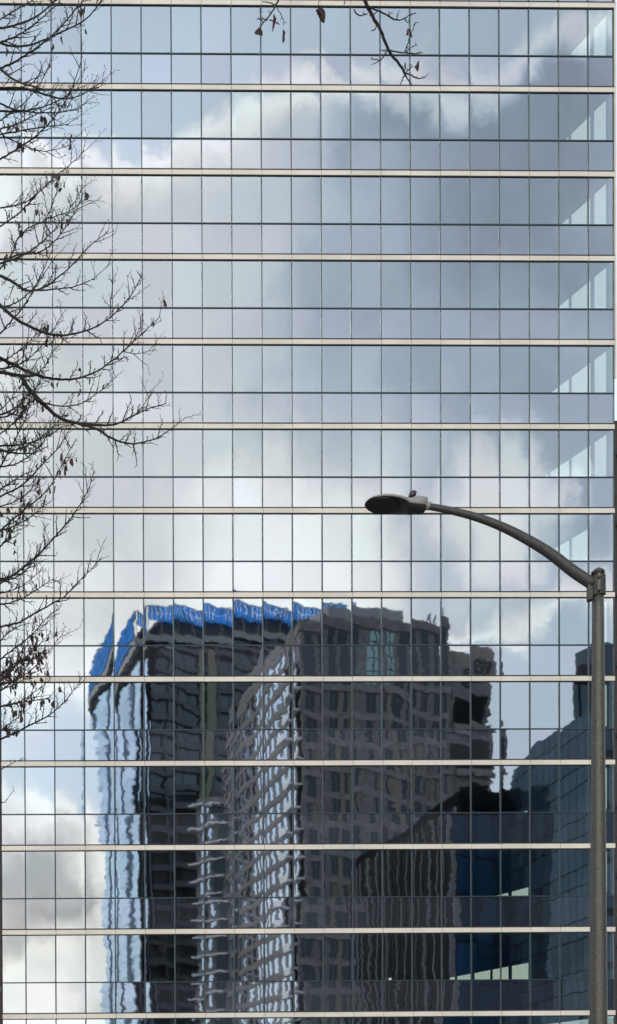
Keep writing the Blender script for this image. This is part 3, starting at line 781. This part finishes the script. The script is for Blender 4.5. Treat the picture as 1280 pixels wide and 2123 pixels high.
for q in range(22):
    low = q < 15
    y = rx.uniform(850, 1560) if low else rx.uniform(40, 800)
    ln = rx.uniform(45, 150 if low else 190); sl = rx.uniform(.25, 1.5); cur = rx.uniform(.0, .35)
    p_ = []
    for k in range(6):
        t = k / 5; p_.append((ln * t, y + 8 * math.sin(3 * t + q) - ln * (sl * t * t * .6 + cur * t)))
    LIMBS.append((p_, rx.uniform(3.4, 4.8), 1.4, .8 if low else .4))
rx.shuffle(LIMBS)
for pxs, a, b, lp in LIMBS:
    ent = pxs[0][0] <= 0
    y = pxs[0][1]
    leafy = y > 820 and pxs[-1][0] < 230
    thin = y > 1580
    limb(tree, pxs, a * .95, b * .9, DT, rnd, dens=.050 if not leafy else .042, leafp=lp * (.34 if leafy else .24), scale=.24 if not thin else .06, root=troot(y) if ent else None,
         wob=.35 if ent else .0)
# second tree: an overhanging limb comes down into the top of the picture
D2 = 8.0
t2 = thing('overhanging_tree', 'second tree whose few thin twigs droop in from above the top edge of the facade', 'tree', (1.25, D2, 0))
tp = [Vector((1.25 + .03 * math.sin(k), D2, k * 1.1)) for k in range(10)]
tube('trunk', t2, 'bark', tp, [.17 - .011 * k for k in range(10)], 14)
hi = [tp[7], Vector((1.75, D2, 9.2)), Vector((2.7, D2, 9.75)), Vector((3.8, D2, 9.9)), Vector((4.6, D2, 9.6))]
hp = [Vector(v) for v in smooth_pts([tuple(v) for v in hi], 5)]
tube('branch', t2, 'bark', hp, [.06 - .002 * k for k in range(len(hp))], 8)
r2 = random.Random(5)
e1 = at(750, -60, D2); e2 = at(585, -60, D2); e3 = at(655, -40, D2)
limb(t2, [(742, -30), (757, 0), (770, 28), (790, 62), (806, 103), (825, 128), (839, 150)], 7, 4, D2, r2, dens=.5, leafp=0, scale=.05, root=hp[-1], wob=.02)
for pxs, a, b, lv in [
    ([(757, 10), (775, 18), (795, 27), (812, 36), (823, 41), (838, 38), (850, 30), (862, 27)], 3.2, 2, 1),
    ([(762, 28), (748, 32), (738, 26), (734, 19)], 2.5, 2, 0), ([(768, 32), (780, 26), (786, 12)], 2, 1.6, 0), ([(783, 52), (778, 60), (772, 63)], 2, 1.6, 0),
    ([(806, 103), (822, 107), (842, 109), (862, 110), (877, 108)], 3, 1.6, 0), ([(840, 106), (846, 90), (850, 76), (856, 60), (863, 45)], 2.5, 1.4, 1),
    ([(842, 107), (856, 96), (866, 92)], 2, 1.2, 0), ([(803, 104), (795, 118), (788, 124), (770, 121)], 2.6, 1.6, 0), ([(796, 117), (786, 126), (772, 133)], 2.2, 1.4, 0),
    ([(806, 100), (796, 104), (790, 103)], 1.8, 1.2, 0), ([(839, 150), (852, 155), (862, 160), (874, 162), (884, 157)], 3, 1.8, 0), ([(839, 150), (836, 162), (829, 176)], 2.6, 1.6, 0),
    ([(839, 150), (846, 164), (854, 175)], 2.6, 1.6, 0), ([(839, 150), (841, 140), (841, 130)], 2, 1.4, 0), ([(843, 148), (850, 142), (856, 138)], 2, 1.4, 0),
    ([(812, 36), (806, 30), (811, 25)], 1.8, 1.2, 0), ([(823, 41), (824, 32), (828, 21)], 1.8, 1.2, 0), ([(838, 38), (845, 46), (850, 42)], 1.6, 1.2, 0)]:
    limb(t2, pxs, a, b, D2, r2, dens=.035, leafp=.0, scale=.022, wob=0)
for x, y, s in ((849, 50, 1.), (847, 52, .8), (868, 122, .95), (866, 124, .7)):
    leaf(t2, at(x, y, D2), r2, s * .72)
limb(t2, [(590, -40), (580, -5), (572, 10), (562, 27), (554, 38), (545, 48), (540, 58)], 4.5, 2, D2, r2, dens=.5, leafp=0, scale=.05, root=hp[12], wob=.02)
for pxs, a, b in [([(573, 12), (560, 5), (545, 3)], 2.5, 1.5), ([(555, 40), (545, 39), (533, 39)], 2.5, 1.5), ([(560, 40), (570, 45), (580, 50)], 2.2, 1.4),
                  ([(573, 12), (582, 28), (588, 42), (588, 52)], 1.6, 1.), ([(545, 48), (541, 30), (543, 18)], 1.6, 1.)]:
    limb(t2, pxs, a, b, D2, r2, dens=.035, leafp=0, scale=.022, wob=0)
for x, y, s in ((537, 52, 1.), (568, 20, 1.1), (587, 52, 1.2)):
    leaf(t2, at(x, y, D2), r2, s * .72)
limb(t2, [(662, -30), (662, -5), (661, 12)], 2, 1.2, D2, r2, dens=.5, leafp=0, scale=.02, root=hp[14], wob=.01)
for x, y, s in ((661, 6, 1.1), (658, 12, .9), (663, 14, .8), (656, 14, .7)):
    leaf(t2, at(x, y, D2), r2, s * .72)
limb(t2, [(718, -20), (716, 0), (713, 12)], 1.8, 1., D2, r2, dens=.5, leafp=0, scale=.02, root=hp[15], wob=.01)
